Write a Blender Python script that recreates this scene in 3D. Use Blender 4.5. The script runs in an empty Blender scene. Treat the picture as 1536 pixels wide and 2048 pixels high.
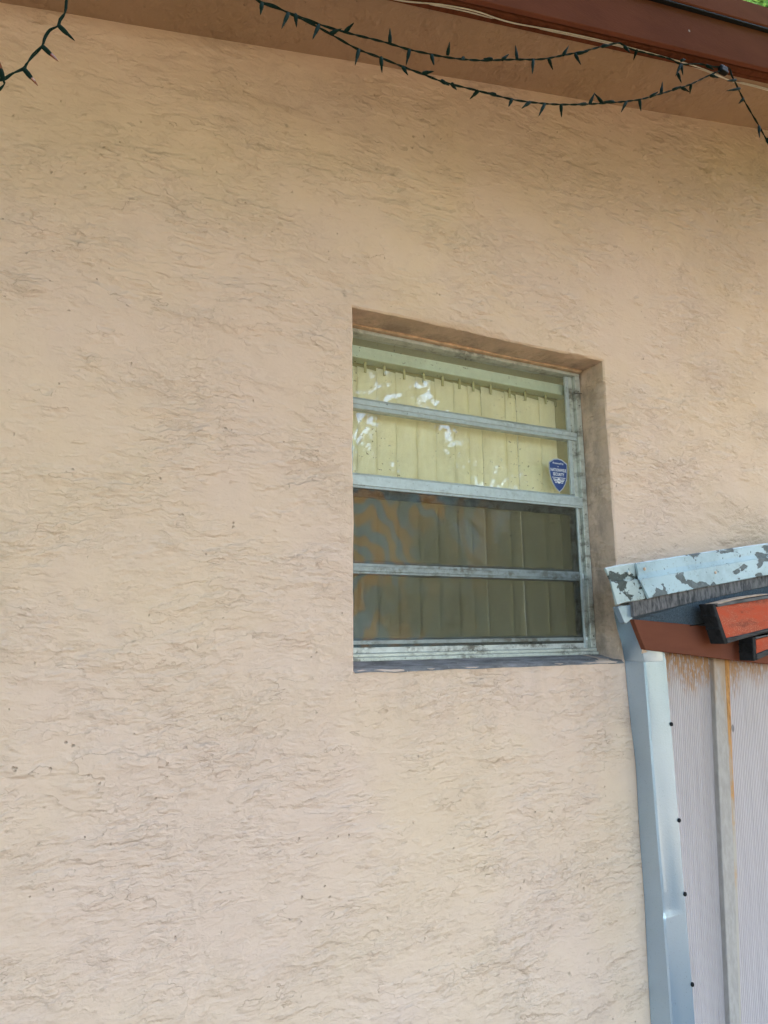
import bpy, bmesh, math, random
from mathutils import Vector, Matrix, noise as mnoise
random.seed(7)
S = bpy.context.scene
COL = S.collection
R = math.radians
# ------------------------------------------------------------------ camera
FPX, YAW, PITCH, ROLL = 1372.37, 0.464754, 0.175391, -0.010596
CAM = Vector((-0.786841, -1.763203, 0.101445))
_F = Vector((math.sin(YAW)*math.cos(PITCH), math.cos(YAW)*math.cos(PITCH), math.sin(PITCH)))
_r = Vector((math.cos(YAW), -math.sin(YAW), 0)); _u = _r.cross(_F)
_R = math.cos(ROLL)*_r + math.sin(ROLL)*_u
_U = -math.sin(ROLL)*_r + math.cos(ROLL)*_u
cd = bpy.data.cameras.new('camera'); cam = bpy.data.objects.new('camera', cd); COL.objects.link(cam)
cd.sensor_fit = 'VERTICAL'; cd.sensor_height = 24.0; cd.lens = FPX/2048*24.0
cd.clip_start = 0.05; cd.clip_end = 500
m = Matrix((_R, _U, -_F)).transposed().to_4x4(); m.translation = CAM
cam.matrix_world = m; S.camera = cam
# ------------------------------------------------------------------ light
SUN_EL, SUN_AZ = 50.0, 78.0          # azimuth from +Y (behind the wall) towards +X
w = bpy.data.worlds.new('World'); S.world = w; w.use_nodes = True
nt = w.node_tree; nt.nodes.clear()
sky = nt.nodes.new('ShaderNodeTexSky'); sky.sky_type = 'NISHITA'; sky.sun_disc = False
sky.sun_elevation = R(SUN_EL); sky.sun_rotation = R(SUN_AZ)
sky.air_density = 1.0; sky.dust_density = 1.0; sky.ozone_density = 1.2
bg = nt.nodes.new('ShaderNodeBackground'); bg.inputs[1].default_value = 0.15
wo = nt.nodes.new('ShaderNodeOutputWorld')
nt.links.new(sky.outputs[0], bg.inputs[0]); nt.links.new(bg.outputs[0], wo.inputs[0])
sl = bpy.data.lights.new('sun', 'SUN'); sl.energy = 5.0; sl.angle = R(0.5); sl.color = (1.0, 0.93, 0.82)
so = bpy.data.objects.new('sun', sl); COL.objects.link(so)
to_sun = Vector((math.sin(R(SUN_AZ))*math.cos(R(SUN_EL)), math.cos(R(SUN_AZ))*math.cos(R(SUN_EL)), math.sin(R(SUN_EL))))
so.rotation_euler = to_sun.to_track_quat('Z', 'Y').to_euler(); so.location = (0, 5, 9)
S.view_settings.view_transform = 'Standard'; S.view_settings.look = 'None'
S.view_settings.gamma = 1.0; S.view_settings.use_curve_mapping = False
S.view_settings.exposure = 3.53
S.render.engine = 'CYCLES'
S.cycles.max_bounces = 10; S.cycles.transparent_max_bounces = 16
S.cycles.use_denoising = True
# ------------------------------------------------------------------ helpers
def ray(px, py): return _F + _R*((px-768)/FPX) - _U*((py-1024)/FPX)
def at(px, py, y):                     # the point of the plane at depth y seen at a photo pixel
    d = ray(px, py); return CAM + d*((y-CAM.y)/d.y)
RA, RB = 0.2369, 1.9235                # the rake: soffit height = RB + RA*x
def at_soffit(px, py, off=0.0):
    d = ray(px, py); return CAM + d*((RB+off+RA*CAM.x-CAM.z)/(d.z-RA*d.x))

def tag(o, label=None, cat=None, group=None, kind=None):
    if label: o['label'] = label
    if cat: o['category'] = cat
    if group: o['group'] = group
    if kind: o['kind'] = kind
    return o
def empty(name, loc, label=None, cat=None, group=None):
    o = bpy.data.objects.new(name, None); COL.objects.link(o); o.location = loc; o.empty_display_size = 0.1
    return tag(o, label, cat, group)
def world_loc(o):
    v = Vector((0, 0, 0))
    while o is not None: v += Vector(o.location); o = o.parent
    return v
def link(name, bm, mat, parent=None, smooth=None, origin=None):
    """bm is in world coordinates; the object gets its own origin and is parented"""
    if origin is None:
        if parent is not None: origin = world_loc(parent)
        else: origin = Vector((0, 0, 0))
    origin = Vector(origin)
    bmesh.ops.translate(bm, verts=bm.verts, vec=-origin)
    me = bpy.data.meshes.new(name); bm.to_mesh(me); bm.free()
    if mat is not None: me.materials.append(mat)
    if smooth is not None:
        for p in me.polygons: p.use_smooth = True
        me.set_sharp_from_angle(angle=R(smooth))
    o = bpy.data.objects.new(name, me); COL.objects.link(o)
    if parent is not None:
        o.parent = parent; o.location = origin - world_loc(parent)
    else: o.location = origin
    return o
def bevel(bm, wd, seg=2):
    if wd > 0: bmesh.ops.bevel(bm, geom=[e for e in bm.edges if len(e.link_faces) == 2 and e.calc_face_angle(0) > 0.5],
                               offset=wd, segments=seg, affect='EDGES', profile=0.5, clamp_overlap=True)
def add_box(bm, x0, x1, y0, y1, z0, z1):
    vs = [bm.verts.new((x, y, z)) for x in (x0, x1) for y in (y0, y1) for z in (z0, z1)]
    for f in ((0,1,3,2),(4,6,7,5),(0,4,5,1),(2,3,7,6),(0,2,6,4),(1,5,7,3)):
        bm.faces.new([vs[i] for i in f])
def box(x0, x1, y0, y1, z0, z1, bv=0.0, seg=2):
    bm = bmesh.new(); add_box(bm, x0, x1, y0, y1, z0, z1)
    bmesh.ops.recalc_face_normals(bm, faces=bm.faces); bevel(bm, bv, seg); return bm
def add_prism(bm, front, back):
    """solid between two matching rings of points"""
    a = [bm.verts.new(p) for p in front]; b = [bm.verts.new(p) for p in back]; n = len(a)
    bm.faces.new(a); bm.faces.new(b[::-1])
    for i in range(n): bm.faces.new((a[i], b[i], b[(i+1) % n], a[(i+1) % n]))
def prism(front, back, bv=0.0, seg=2):
    bm = bmesh.new(); add_prism(bm, front, back)
    bmesh.ops.recalc_face_normals(bm, faces=bm.faces); bevel(bm, bv, seg); return bm
def slab_px(pts, y0, y1, bv=0.0, seg=2):   # outline on the plane y0, given true thickness back to y1
    f = [at(px, py, y0) for px, py in pts]
    return prism(f, [Vector((p.x, y1, p.z)) for p in f], bv, seg)
def add_tube(bm, pts, rad, n=6, cap=True):
    pts = [Vector(p) for p in pts]; rings = []
    rads = rad if isinstance(rad, (list, tuple)) else [rad]*len(pts)
    up = Vector((0, 0, 1))
    for i, p in enumerate(pts):
        t = (pts[min(i+1, len(pts)-1)] - pts[max(i-1, 0)]).normalized()
        a = t.cross(up)
        if a.length < 0.05: a = t.cross(Vector((1, 0, 0)))
        a.normalize(); b = t.cross(a)
        rings.append([bm.verts.new(p + (a*math.cos(k*2*math.pi/n) + b*math.sin(k*2*math.pi/n))*rads[i]) for k in range(n)])
    for r0, r1 in zip(rings, rings[1:]):
        for k in range(n): bm.faces.new((r0[k], r0[(k+1) % n], r1[(k+1) % n], r1[k]))
    if cap: bm.faces.new(rings[0][::-1]); bm.faces.new(rings[-1])
def spline(pts, step=0.01):
    out = []; P = [pts[0]] + list(pts) + [pts[-1]]
    for i in range(1, len(P)-2):
        p0, p1, p2, p3 = P[i-1], P[i], P[i+1], P[i+2]
        k = max(2, int((p2-p1).length/step))
        for j in range(k):
            t = j/k
            out.append(0.5*((2*p1)+(p2-p0)*t+(2*p0-5*p1+4*p2-p3)*t*t+(3*p1-p0-3*p2+p3)*t**3))
    out.append(pts[-1].copy()); return out
# ------------------------------------------------------------------ materials
class NT:
    def __init__(s, name):
        s.m = bpy.data.materials.new(name); s.m.use_nodes = True; s.t = s.m.node_tree; s.t.nodes.clear()
        s.out = s.n('ShaderNodeOutputMaterial'); s._p = None
    def n(s, k, **kw):
        x = s.t.nodes.new(k)
        for a, b in kw.items(): setattr(x, a, b)
        return x
    def put(s, sock, v):
        if isinstance(v, bpy.types.NodeSocket): s.t.links.new(v, sock)
        elif isinstance(v, (tuple, list)): sock.default_value = tuple(v) + ((1.0,) if len(v) == 3 and sock.type == 'RGBA' else ())
        else: sock.default_value = v
    def pos(s):
        if s._p is None: s._p = s.n('ShaderNodeNewGeometry').outputs['Position']
        return s._p
    def xyz(s, v=None):
        x = s.n('ShaderNodeSeparateXYZ'); s.put(x.inputs[0], v or s.pos()); return x.outputs
    def m_(s, op, a, b=0.0, c=0.0, clamp=False):
        x = s.n('ShaderNodeMath', operation=op, use_clamp=clamp); s.put(x.inputs[0], a); s.put(x.inputs[1], b); s.put(x.inputs[2], c); return x.outputs[0]
    def vscale(s, sc, v=None, off=(0, 0, 0)):
        x = s.n('ShaderNodeMapping'); s.put(x.inputs['Vector'], v or s.pos()); x.inputs['Scale'].default_value = sc; x.inputs['Location'].default_value = off; return x.outputs[0]
    def vadd(s, a, b):
        x = s.n('ShaderNodeVectorMath', operation='ADD'); s.put(x.inputs[0], a); s.put(x.inputs[1], b); return x.outputs[0]
    def vmul(s, a, k):
        x = s.n('ShaderNodeVectorMath', operation='SCALE'); s.put(x.inputs[0], a); s.put(x.inputs['Scale'], k); return x.outputs[0]
    def noise(s, scale, detail=3, rough=0.55, v=None, dist=0.0, col=False):
        x = s.n('ShaderNodeTexNoise'); s.put(x.inputs['Vector'], v or s.pos()); x.inputs['Scale'].default_value = scale
        x.inputs['Detail'].default_value = detail; x.inputs['Roughness'].default_value = rough; x.inputs['Distortion'].default_value = dist
        return x.outputs['Color' if col else 'Fac']
    def voro(s, scale, v=None, feature='F1', out='Distance', rnd=1.0):
        x = s.n('ShaderNodeTexVoronoi', feature=feature); s.put(x.inputs['Vector'], v or s.pos()); x.inputs['Scale'].default_value = scale
        x.inputs['Randomness'].default_value = rnd; return x.outputs[out]
    def ramp(s, f, lo, hi, a=0.0, b=1.0, smooth=True):
        x = s.n('ShaderNodeMapRange', interpolation_type='SMOOTHSTEP' if smooth else 'LINEAR'); x.clamp = True
        s.put(x.inputs[0], f)
        for i, q in zip((1, 2, 3, 4), (lo, hi, a, b)): s.put(x.inputs[i], q)
        return x.outputs[0]
    def mix(s, f, a, b, mode='MIX'):
        x = s.n('ShaderNodeMix', data_type='RGBA', blend_type=mode); s.put(x.inputs['Factor'], f)
        s.put(x.inputs[6], a); s.put(x.inputs[7], b); return x.outputs[2]
    def bump(s, h, dist=0.002, strength=1.0, nrm=None):
        x = s.n('ShaderNodeBump'); s.put(x.inputs['Height'], h); x.inputs['Distance'].default_value = dist; x.inputs['Strength'].default_value = strength
        if nrm: s.put(x.inputs['Normal'], nrm)
        return x.outputs[0]
    def pbr(s, col, rough=0.6, metal=0.0, bump=None, spec=0.5, **kw):
        b = s.n('ShaderNodeBsdfPrincipled'); s.put(b.inputs['Base Color'], col); s.put(b.inputs['Roughness'], rough)
        s.put(b.inputs['Metallic'], metal); s.put(b.inputs['Specular IOR Level'], spec)
        for k, v in kw.items(): s.put(b.inputs[k], v)
        if bump: s.put(b.inputs['Normal'], bump)
        s.t.links.new(b.outputs[0], s.out.inputs[0]); return s.m
    def surf(s, sh): s.t.links.new(sh, s.out.inputs[0]); return s.m
    def shmix(s, f, a, b):
        x = s.n('ShaderNodeMixShader'); s.put(x.inputs[0], f); s.t.links.new(a, x.inputs[1]); s.t.links.new(b, x.inputs[2]); return x.outputs[0]

WALL = (0.680, 0.503, 0.382)
def stucco(name, base, dens=1.0):
    t = NT(name)
    warp = t.vmul(t.vadd(t.noise(2.3, 2, 0.5, col=True), (-0.5, -0.5, -0.5)), 0.10)
    warp2 = t.vmul(t.vadd(t.noise(34, 3, 0.6, col=True), (-0.5, -0.5, -0.5)), 0.022)
    p = t.vadd(t.vadd(t.pos(), warp), warp2)
    def layer(sc, det, k, lw, zs, off, rough=0.5):
        n = t.noise(sc, det, rough, t.vscale((1.0, 1.0, zs), p, off))
        q = t.m_('FRACT', t.m_('MULTIPLY', n, k))
        return q, t.m_('MULTIPLY', t.ramp(q, 0.0, lw, 1.0, 0.0), t.ramp(q, 0.0, 0.004, 0.0, 1.0, False)), t.ramp(q, 0.80, 0.985)
    def mask(sc, lo, hi, off, zs=1.5): return t.ramp(t.noise(sc, 4, 0.65, t.vscale((1, 1, zs), off=off)), lo, hi)
    q1, l1, r1 = layer(3.2, 5, 7.0, 0.036, 2.4, (0, 0, 0))
    q2, l2, r2 = layer(8.0, 4, 6.0, 0.070, 3.6, (3.1, 0, 7.7))
    q3, l3, r3 = layer(17, 4, 5.0, 0.110, 2.2, (1.7, 2, 0.3), 0.6)
    q4, l4, r4 = layer(34, 3, 4.0, 0.14, 1.8, (5.7, 2, 1.3), 0.6)
    k1 = mask(4.0, 0.47, 0.62, (0, 1, 0), 2.2); k2 = mask(3.1, 0.42, 0.60, (9, 0, 4)); k3 = mask(2.2, 0.48, 0.62, (2, 0, 8)); k4 = mask(1.9, 0.50, 0.62, (7, 0, 3))
    vd = t.voro(75, p); vr = t.n('ShaderNodeSeparateColor'); t.put(vr.inputs[0], t.voro(75, p, out='Color'))
    pit = t.m_('MULTIPLY', t.ramp(vd, 0.10, 0.28, 1.0, 0.0), t.m_('MULTIPLY', t.m_('GREATER_THAN', vr.outputs[0], 0.955), mask(4.5, 0.42, 0.6, (3, 3, 3))))
    # paint: slow blotches between a yellower and a pinker beige, patched areas, faint grime
    yel = tuple(c*k for c, k in zip(base, (1.01, 1.005, 0.96))); pnk = tuple(c*k for c, k in zip(base, (0.99, 0.982, 1.03)))
    col = t.mix(mask(0.9, 0.38, 0.62, (4, 0, 1), 1.0), yel, pnk)
    col = t.mix(t.m_('MULTIPLY', t.ramp(t.noise(2.4, 5, 0.7), 0.45, 0.75), 0.07*dens), col, tuple(c*k for c, k in zip(base, (0.72, 0.68, 0.64))))
    fine_mott = t.noise(26, 4, 0.7)
    col = t.mix(t.m_('MULTIPLY', t.ramp(fine_mott, 0.42, 0.75), 0.08), col, tuple(c*0.70 for c in base))
    o = t.xyz()
    drip = t.m_('MULTIPLY', t.m_('MULTIPLY', t.ramp(o[2], -0.38, -0.005, 0, 1), t.m_('LESS_THAN', o[2], 0.0)),
                t.m_('MULTIPLY', t.ramp(o[0], -0.02, 0.06), t.m_('MULTIPLY', t.ramp(o[0], 0.94, 1.02, 1, 0), t.ramp(t.noise(9, 4, 0.65, t.vscale((1, 1, 0.12))), 0.42, 0.70))))
    col = t.mix(t.m_('MULTIPLY', drip, 0.13), col, (0.20, 0.17, 0.14))
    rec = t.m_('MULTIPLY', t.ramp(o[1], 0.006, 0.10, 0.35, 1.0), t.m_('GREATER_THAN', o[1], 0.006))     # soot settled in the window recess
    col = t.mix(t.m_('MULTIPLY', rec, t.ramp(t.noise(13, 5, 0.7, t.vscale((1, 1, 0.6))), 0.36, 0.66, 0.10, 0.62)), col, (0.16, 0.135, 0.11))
    dirt_shade = tuple(c*k for c, k in zip(base, (0.36, 0.29, 0.24)))  # dirt tone that also paints occlusion shade into the creases
    def sc(v, k, a): return t.m_('MULTIPLY', t.m_('MULTIPLY', v, k), a*dens)
    f = t.m_('MAXIMUM', t.m_('MAXIMUM', sc(l1, k1, 0.46), sc(l2, k2, 0.26)), t.m_('MAXIMUM', sc(l3, k3, 0.15), sc(l4, k4, 0.11)))
    f = t.m_('MAXIMUM', f, t.m_('MULTIPLY', pit, 0.30*dens))
    col = t.mix(f, col, dirt_shade)
    chip = t.m_('MULTIPLY', t.ramp(t.noise(9, 4, 0.7), 0.735, 0.78), 0.5)
    col = t.mix(chip, col, dirt_shade)
    if name == 'stucco_paint':       # a few knocks where the coat has chipped to the dark scratch coat
        nn = t.noise(55, 5, 0.75, t.vscale((0.7, 1, 1.5), p))
        for (px, py, r) in ((645, 1462, .017), (632, 1425, .010), (545, 1487, .011), (1176, 1908, .009), (1138, 1948, .012), (575, 252, .013), (868, 1538, .011), (610, 628, .010), (690, 590, .013), (158, 1545, .009), (90, 1618, .009)):
            c = at(px, py, 0.0); dv = t.n('ShaderNodeVectorMath', operation='DISTANCE'); t.put(dv.inputs[0], t.vscale((1, 1, 1))); dv.inputs[1].default_value = c
            g_ = t.m_('MULTIPLY', t.ramp(t.m_('ADD', dv.outputs['Value'], t.m_('MULTIPLY', nn, r*4.5)), r*2.1, r*2.7, 1.0, 0.0), 0.42)
            col = t.mix(g_, col, (0.22, 0.165, 0.12)); f = t.m_('MAXIMUM', f, g_)
    # relief: each trowelled lap climbs to a sharp lip, then drops
    def lap(q, k, a): return t.m_('MULTIPLY', t.m_('MULTIPLY', t.m_('POWER', q, 1.6), t.m_('ADD', t.m_('MULTIPLY', k, 0.93), 0.07)), a)
    h = t.m_('ADD', t.m_('ADD', lap(q1, k1, 1.5), lap(q2, k2, 0.85)), t.m_('ADD', lap(q3, k3, 0.55), lap(q4, k4, 0.30)))
    h = t.m_('ADD', h, t.m_('ADD', t.m_('MULTIPLY', t.noise(4.5, 4, 0.6, t.vscale((1, 1, 2.0), p)), 2.6), t.m_('MULTIPLY', t.noise(160, 2, 0.6), 0.14)))
    h = t.m_('SUBTRACT', h, t.m_('ADD', t.m_('MULTIPLY', f, 0.6), pit))
    return t.pbr(col, 0.80, bump=t.bump(h, 0.0038, 1.0), spec=0.25)
M = {}
M['stucco'] = stucco('stucco_paint', WALL)
M['soffit'] = stucco('shaded_wall_paint', tuple(c*k for c, k in zip(WALL, (0.54, 0.49, 0.42))), 0.8)  # wall paint darkened, putting the eave's shade into the colour
def simple(name, col, rough=0.6, metal=0.0, grain=60, amt=0.12, bmp=0.0006, spec=0.5, sc=(1, 1, 1)):
    t = NT(name); n = t.noise(grain, 4, 0.6, t.vscale(sc))
    c = t.mix(t.ramp(n, 0.25, 0.75), tuple(x*(1+amt) for x in col), tuple(x*(1-amt) for x in col))
    return t.pbr(c, rough, metal, t.bump(n, bmp), spec)
# brown painted boards: rusty mottling, chips
t = NT('brown_board_paint')
n = t.noise(3.0, 5, 0.6, t.vscale((1, 1, 4)))
c = t.mix(t.ramp(n, 0.35, 0.7), (0.185, 0.068, 0.043), (0.155, 0.058, 0.038))
sp = t.m_('MULTIPLY', t.ramp(t.voro(9), 0.02, 0.06, 1, 0), t.m_('GREATER_THAN', t.noise(4), 0.5))
c = t.mix(sp, c, (0.5, 0.42, 0.36))
M['brown'] = t.pbr(c, 0.6, bump=t.bump(t.noise(40, 4, 0.6, t.vscale((1, 1, 5))), 0.0008), spec=0.0)
M['brown_dark'] = simple('brown_trim_paint', (0.115, 0.040, 0.022), 0.7, grain=20, amt=0.25, sc=(1, 1, 8), spec=0.0)
# weathered aluminium of the window
def alu(name, col, dirt_amt=0.5, lo=0.52):
    t = NT(name)
    n = t.noise(7, 5, 0.65, t.vscale((1, 1, 3))); g = t.noise(45, 4, 0.7)
    c = t.mix(t.ramp(g, 0.3, 0.8), col, tuple(x*0.80 for x in col))
    f = t.m_('MULTIPLY', t.m_('MULTIPLY', t.ramp(n, lo, lo+0.2), t.ramp(g, 0.35, 0.6)), dirt_amt)
    c = t.mix(f, c, (0.10, 0.085, 0.06))
    sp = t.m_('MULTIPLY', t.ramp(t.noise(120, 2, 0.5), 0.68, 0.74), 0.55)
    c = t.mix(sp, c, (0.05, 0.045, 0.035))
    return t.pbr(c, t.ramp(g, 0.2, 0.8, 0.30, 0.55), 0.35, t.bump(t.noise(90, 3), 0.0004), 0.5)
M['alu'] = alu('aluminium_window', (0.49, 0.55, 0.56), 0.42)
M['alu_frame'] = alu('oxidised_frame', (0.54, 0.56, 0.51), 0.75, 0.44)
M['alu_dirty'] = alu('grimy_aluminium', (0.56, 0.58, 0.56), 0.9, 0.42)
M['alu_pale'] = alu('pale_aluminium', (0.80, 0.84, 0.84), 0.5)
M['peach_strip'] = simple('peach_caulk', (0.60, 0.42, 0.28), 0.7, grain=35, amt=0.25)
M['sill'] = None
t = NT('grimy_cement')
n = t.noise(12, 5, 0.7, t.vscale((1, 3, 1)))
c = t.mix(t.ramp(n, 0.3, 0.7), (0.30, 0.28, 0.28), (0.13, 0.12, 0.115))
c = t.mix(t.ramp(t.noise(60, 3, 0.7), 0.64, 0.72), c, (0.5, 0.46, 0.42))
M['sill'] = t.pbr(c, 0.85, bump=t.bump(t.noise(50, 5, 0.7), 0.003), spec=0.2)
# glass: clear, reflective, with dust settled along the bottom of each pane (done by noise)
def glass(name, grime=0.09):
    t = NT(name)
    gm = t.n('ShaderNodeNewGeometry'); dt = t.n('ShaderNodeVectorMath', operation='DOT_PRODUCT')
    t.put(dt.inputs[0], gm.outputs['Incoming']); t.put(dt.inputs[1], gm.outputs['Normal'])
    f = t.m_('MULTIPLY_ADD', t.m_('POWER', t.m_('SUBTRACT', 1.0, t.m_('ABSOLUTE', dt.outputs['Value'])), 5.0), 0.96, 0.04)
    tr = t.n('ShaderNodeBsdfTransparent'); tr.inputs[0].default_value = (0.955, 0.965, 0.95, 1)
    gl = t.n('ShaderNodeBsdfGlossy'); gl.inputs['Roughness'].default_value = 0.015
    t.put(gl.inputs['Normal'], t.bump(t.noise(3.0, 2, 0.4), 0.0008, 0.5))
    df = t.n('ShaderNodeBsdfDiffuse'); df.inputs[0].default_value = (0.34, 0.31, 0.22, 1)
    a = t.shmix(f, tr.outputs[0], gl.outputs[0])
    sm = t.noise(4.0, 5, 0.65, t.vscale((1, 1, 0.7)))
    z = t.xyz()[2]
    d = t.m_('MULTIPLY', t.ramp(sm, 0.35, 0.8), grime)
    spk = t.m_('MULTIPLY', t.ramp(t.noise(85, 2, 0.5), 0.68, 0.72), t.ramp(t.noise(5, 3, 0.6), 0.45, 0.65))
    d = t.m_('MAXIMUM', d, t.m_('MULTIPLY', spk, 0.75))
    return t.surf(t.shmix(d, a, df.outputs[0]))
M['glass'] = glass('window_glass')
# insect screen with camera moire painted into its colour as orange / blue bands
t = NT('insect_screen')
o = t.xyz(); wv = t.noise(3.4, 3, 0.5, t.vscale((1.3, 1, 0.9), off=(4, 0, 2)))
ph = t.m_('ADD', t.m_('MULTIPLY', o[0], 46.0), t.m_('ADD', t.m_('MULTIPLY', t.m_('ABSOLUTE', t.m_('SUBTRACT', o[2], 0.30)), 34.0), t.m_('MULTIPLY', wv, 48.0)))
sn = t.ramp(t.m_('SINE', ph), -0.7, 0.7)
tint = t.mix(sn, (0.085, 0.145, 0.17), (0.25, 0.125, 0.046))
msk = t.m_('MULTIPLY', t.ramp(t.m_('ADD', o[0], t.m_('MULTIPLY', t.noise(4, 3), 0.3)), 0.42, 0.85, 1, 0), t.ramp(t.noise(3.4, 3, 0.6, t.vscale((1, 1, 1), off=(1, 2, 5))), 0.36, 0.56))
c = t.mix(t.m_('MULTIPLY', msk, 0.72), (0.060, 0.058, 0.044), tint)
df = t.n('ShaderNodeBsdfDiffuse'); t.put(df.inputs[0], c)
tr = t.n('ShaderNodeBsdfTransparent')
wav = t.m_('MULTIPLY', t.m_('SINE', t.m_('MULTIPLY', o[2], 1600.0)), 0.03)
M['screen'] = t.surf(t.shmix(t.m_('ADD', 0.50, wav), tr.outputs[0], df.outputs[0]))
# vertical blind vinyl
t = NT('yellowed_vinyl')
n = t.noise(22, 4, 0.6, t.vscale((3, 1, 0.5)))
c = t.mix(t.ramp(n, 0.3, 0.7), (0.94, 0.90, 0.73), (0.90, 0.855, 0.67))
b = t.n('ShaderNodeBsdfDiffuse'); t.put(b.inputs[0], c); tl = t.n('ShaderNodeBsdfTranslucent'); t.put(tl.inputs[0], c)
M['vane'] = t.surf(t.shmix(0.44, b.outputs[0], tl.outputs[0]))
M['headrail'] = simple('pale_green_headrail', (0.62, 0.68, 0.55), 0.45, amt=0.05)
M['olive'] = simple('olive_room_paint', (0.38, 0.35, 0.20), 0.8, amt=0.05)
M['clip'] = simple('clear_clip', (0.52, 0.48, 0.27), 0.35, amt=0.05)
M['black'] = simple('black_rubber', (0.008, 0.008, 0.008), 0.6, amt=0.2, spec=0.15)
# light string
M['green_wire'] = simple('green_wire_plastic', (0.008, 0.024, 0.019), 0.75, amt=0.2, spec=0.06)
t = NT('amber_bulb'); M['bulb'] = t.pbr((0.22, 0.07, 0.035), 0.2, spec=0.6)
M['white_cable'] = simple('white_cable_sheath', (0.62, 0.58, 0.50), 0.5, amt=0.1)
# lean-to metals and boards
def painted_metal(name, base, patch, lo, seed, rough=0.38):
    t = NT(name)
    n = t.noise(11, 6, 0.55, t.vscale((0.9, 1, 1.4), off=(seed, 0, seed*2)), dist=0.2)
    g = t.noise(70, 4, 0.7)
    f = t.ramp(n, lo, lo+0.022)
    f = t.m_('MAXIMUM', f, t.m_('MULTIPLY', t.ramp(t.noise(48, 3, 0.6), 0.66, 0.70), 0.85))
    c = t.mix(t.ramp(t.noise(5, 3), 0.3, 0.7), base, tuple(x*0.84 for x in base))
    c = t.mix(t.m_('MULTIPLY', t.ramp(t.noise(7, 5, 0.7), 0.45, 0.7), 0.55), c, tuple(x*0.55 for x in base))
    c = t.mix(t.m_('MULTIPLY', t.ramp(g, 0.58, 0.72), 0.6), c, (0.16, 0.14, 0.10))
    c = t.mix(f, c, t.mix(t.ramp(g, 0.3, 0.7), patch, tuple(x*1.7 for x in patch)))
    h = t.m_('SUBTRACT', t.m_('MULTIPLY', g, 0.15), f)
    return t.pbr(c, t.ramp(f, 0, 1, rough, 0.75), 0.0, t.bump(h, 0.0022), 0.5)
M['rake'] = painted_metal('flaking_white_metal', (0.36, 0.48, 0.54), (0.075, 0.09, 0.095), 0.555, 3.3)
M['rake_end'] = painted_metal('flaking_end_metal', (0.42, 0.50, 0.51), (0.04, 0.05, 0.046), 0.565, 5.1)
t = NT('downspout_metal')
g = t.noise(160, 3, 0.7); n = t.noise(2.2, 3, 0.5)
c = t.mix(t.ramp(n, 0.3, 0.7), (0.42, 0.525, 0.625), (0.34, 0.45, 0.57))
c = t.mix(t.m_('MULTIPLY', t.ramp(t.noise(190, 2, 0.5), 0.66, 0.72), 0.35), c, (0.2, 0.24, 0.26))
M['spout'] = t.pbr(c, 0.27, 0.62, t.bump(g, 0.0005), 0.5)
t = NT('mineral_felt')
n = t.noise(220, 3, 0.8)
c = t.mix(t.ramp(n, 0.35, 0.7), (0.075, 0.105, 0.135), (0.038, 0.052, 0.07))
M['felt'] = t.pbr(c, 0.9, bump=t.bump(n, 0.002), spec=0.2)
t = NT('weathered_grey_board')
n = t.noise(30, 5, 0.7, t.vscale((2.2, 1, 0.6)))
c = t.mix(t.ramp(n, 0.38, 0.66), (0.165, 0.155, 0.16), (0.035, 0.036, 0.04))
M['grey_board'] = t.pbr(c, 0.8, bump=t.bump(n, 0.002), spec=0.25)
t = NT('worn_red_paint')
n = t.noise(11, 5, 0.7, t.vscale((0.8, 1, 2.2))); g = t.noise(260, 2, 0.7)
c = t.mix(t.ramp(n, 0.35, 0.7), (0.46, 0.072, 0.030), (0.34, 0.075, 0.04))
c = t.mix(t.m_('MULTIPLY', t.ramp(g, 0.45, 0.68), t.ramp(n, 0.42, 0.62)), c, (0.48, 0.17, 0.10))
gr2 = t.noise(14, 5, 0.7, t.vscale((0.5, 1, 1.6), off=(3, 0, 9)))
c = t.mix(t.m_('MULTIPLY', t.ramp(gr2, 0.50, 0.68), 0.75), c, (0.13, 0.035, 0.022))
M['red'] = t.pbr(c, 0.75, bump=t.bump(g, 0.0008), spec=0.08)
M['cap'] = simple('black_end_plate', (0.016, 0.016, 0.017), 0.7, grain=50, amt=0.5, spec=0.12)
M['worn_lip'] = simple('worn_grey_lip', (0.075, 0.072, 0.074), 0.6, grain=30, amt=0.6, sc=(0.5, 1, 3), spec=0.15)
M['dark_lip'] = simple('blackened_lip', (0.028, 0.026, 0.027), 0.6, grain=30, amt=0.7, sc=(0.5, 1, 3), spec=0.1)
M['bare_edge'] = simple('bare_wood_edge', (0.46, 0.33, 0.24), 0.7, grain=30, amt=0.3)
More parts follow.
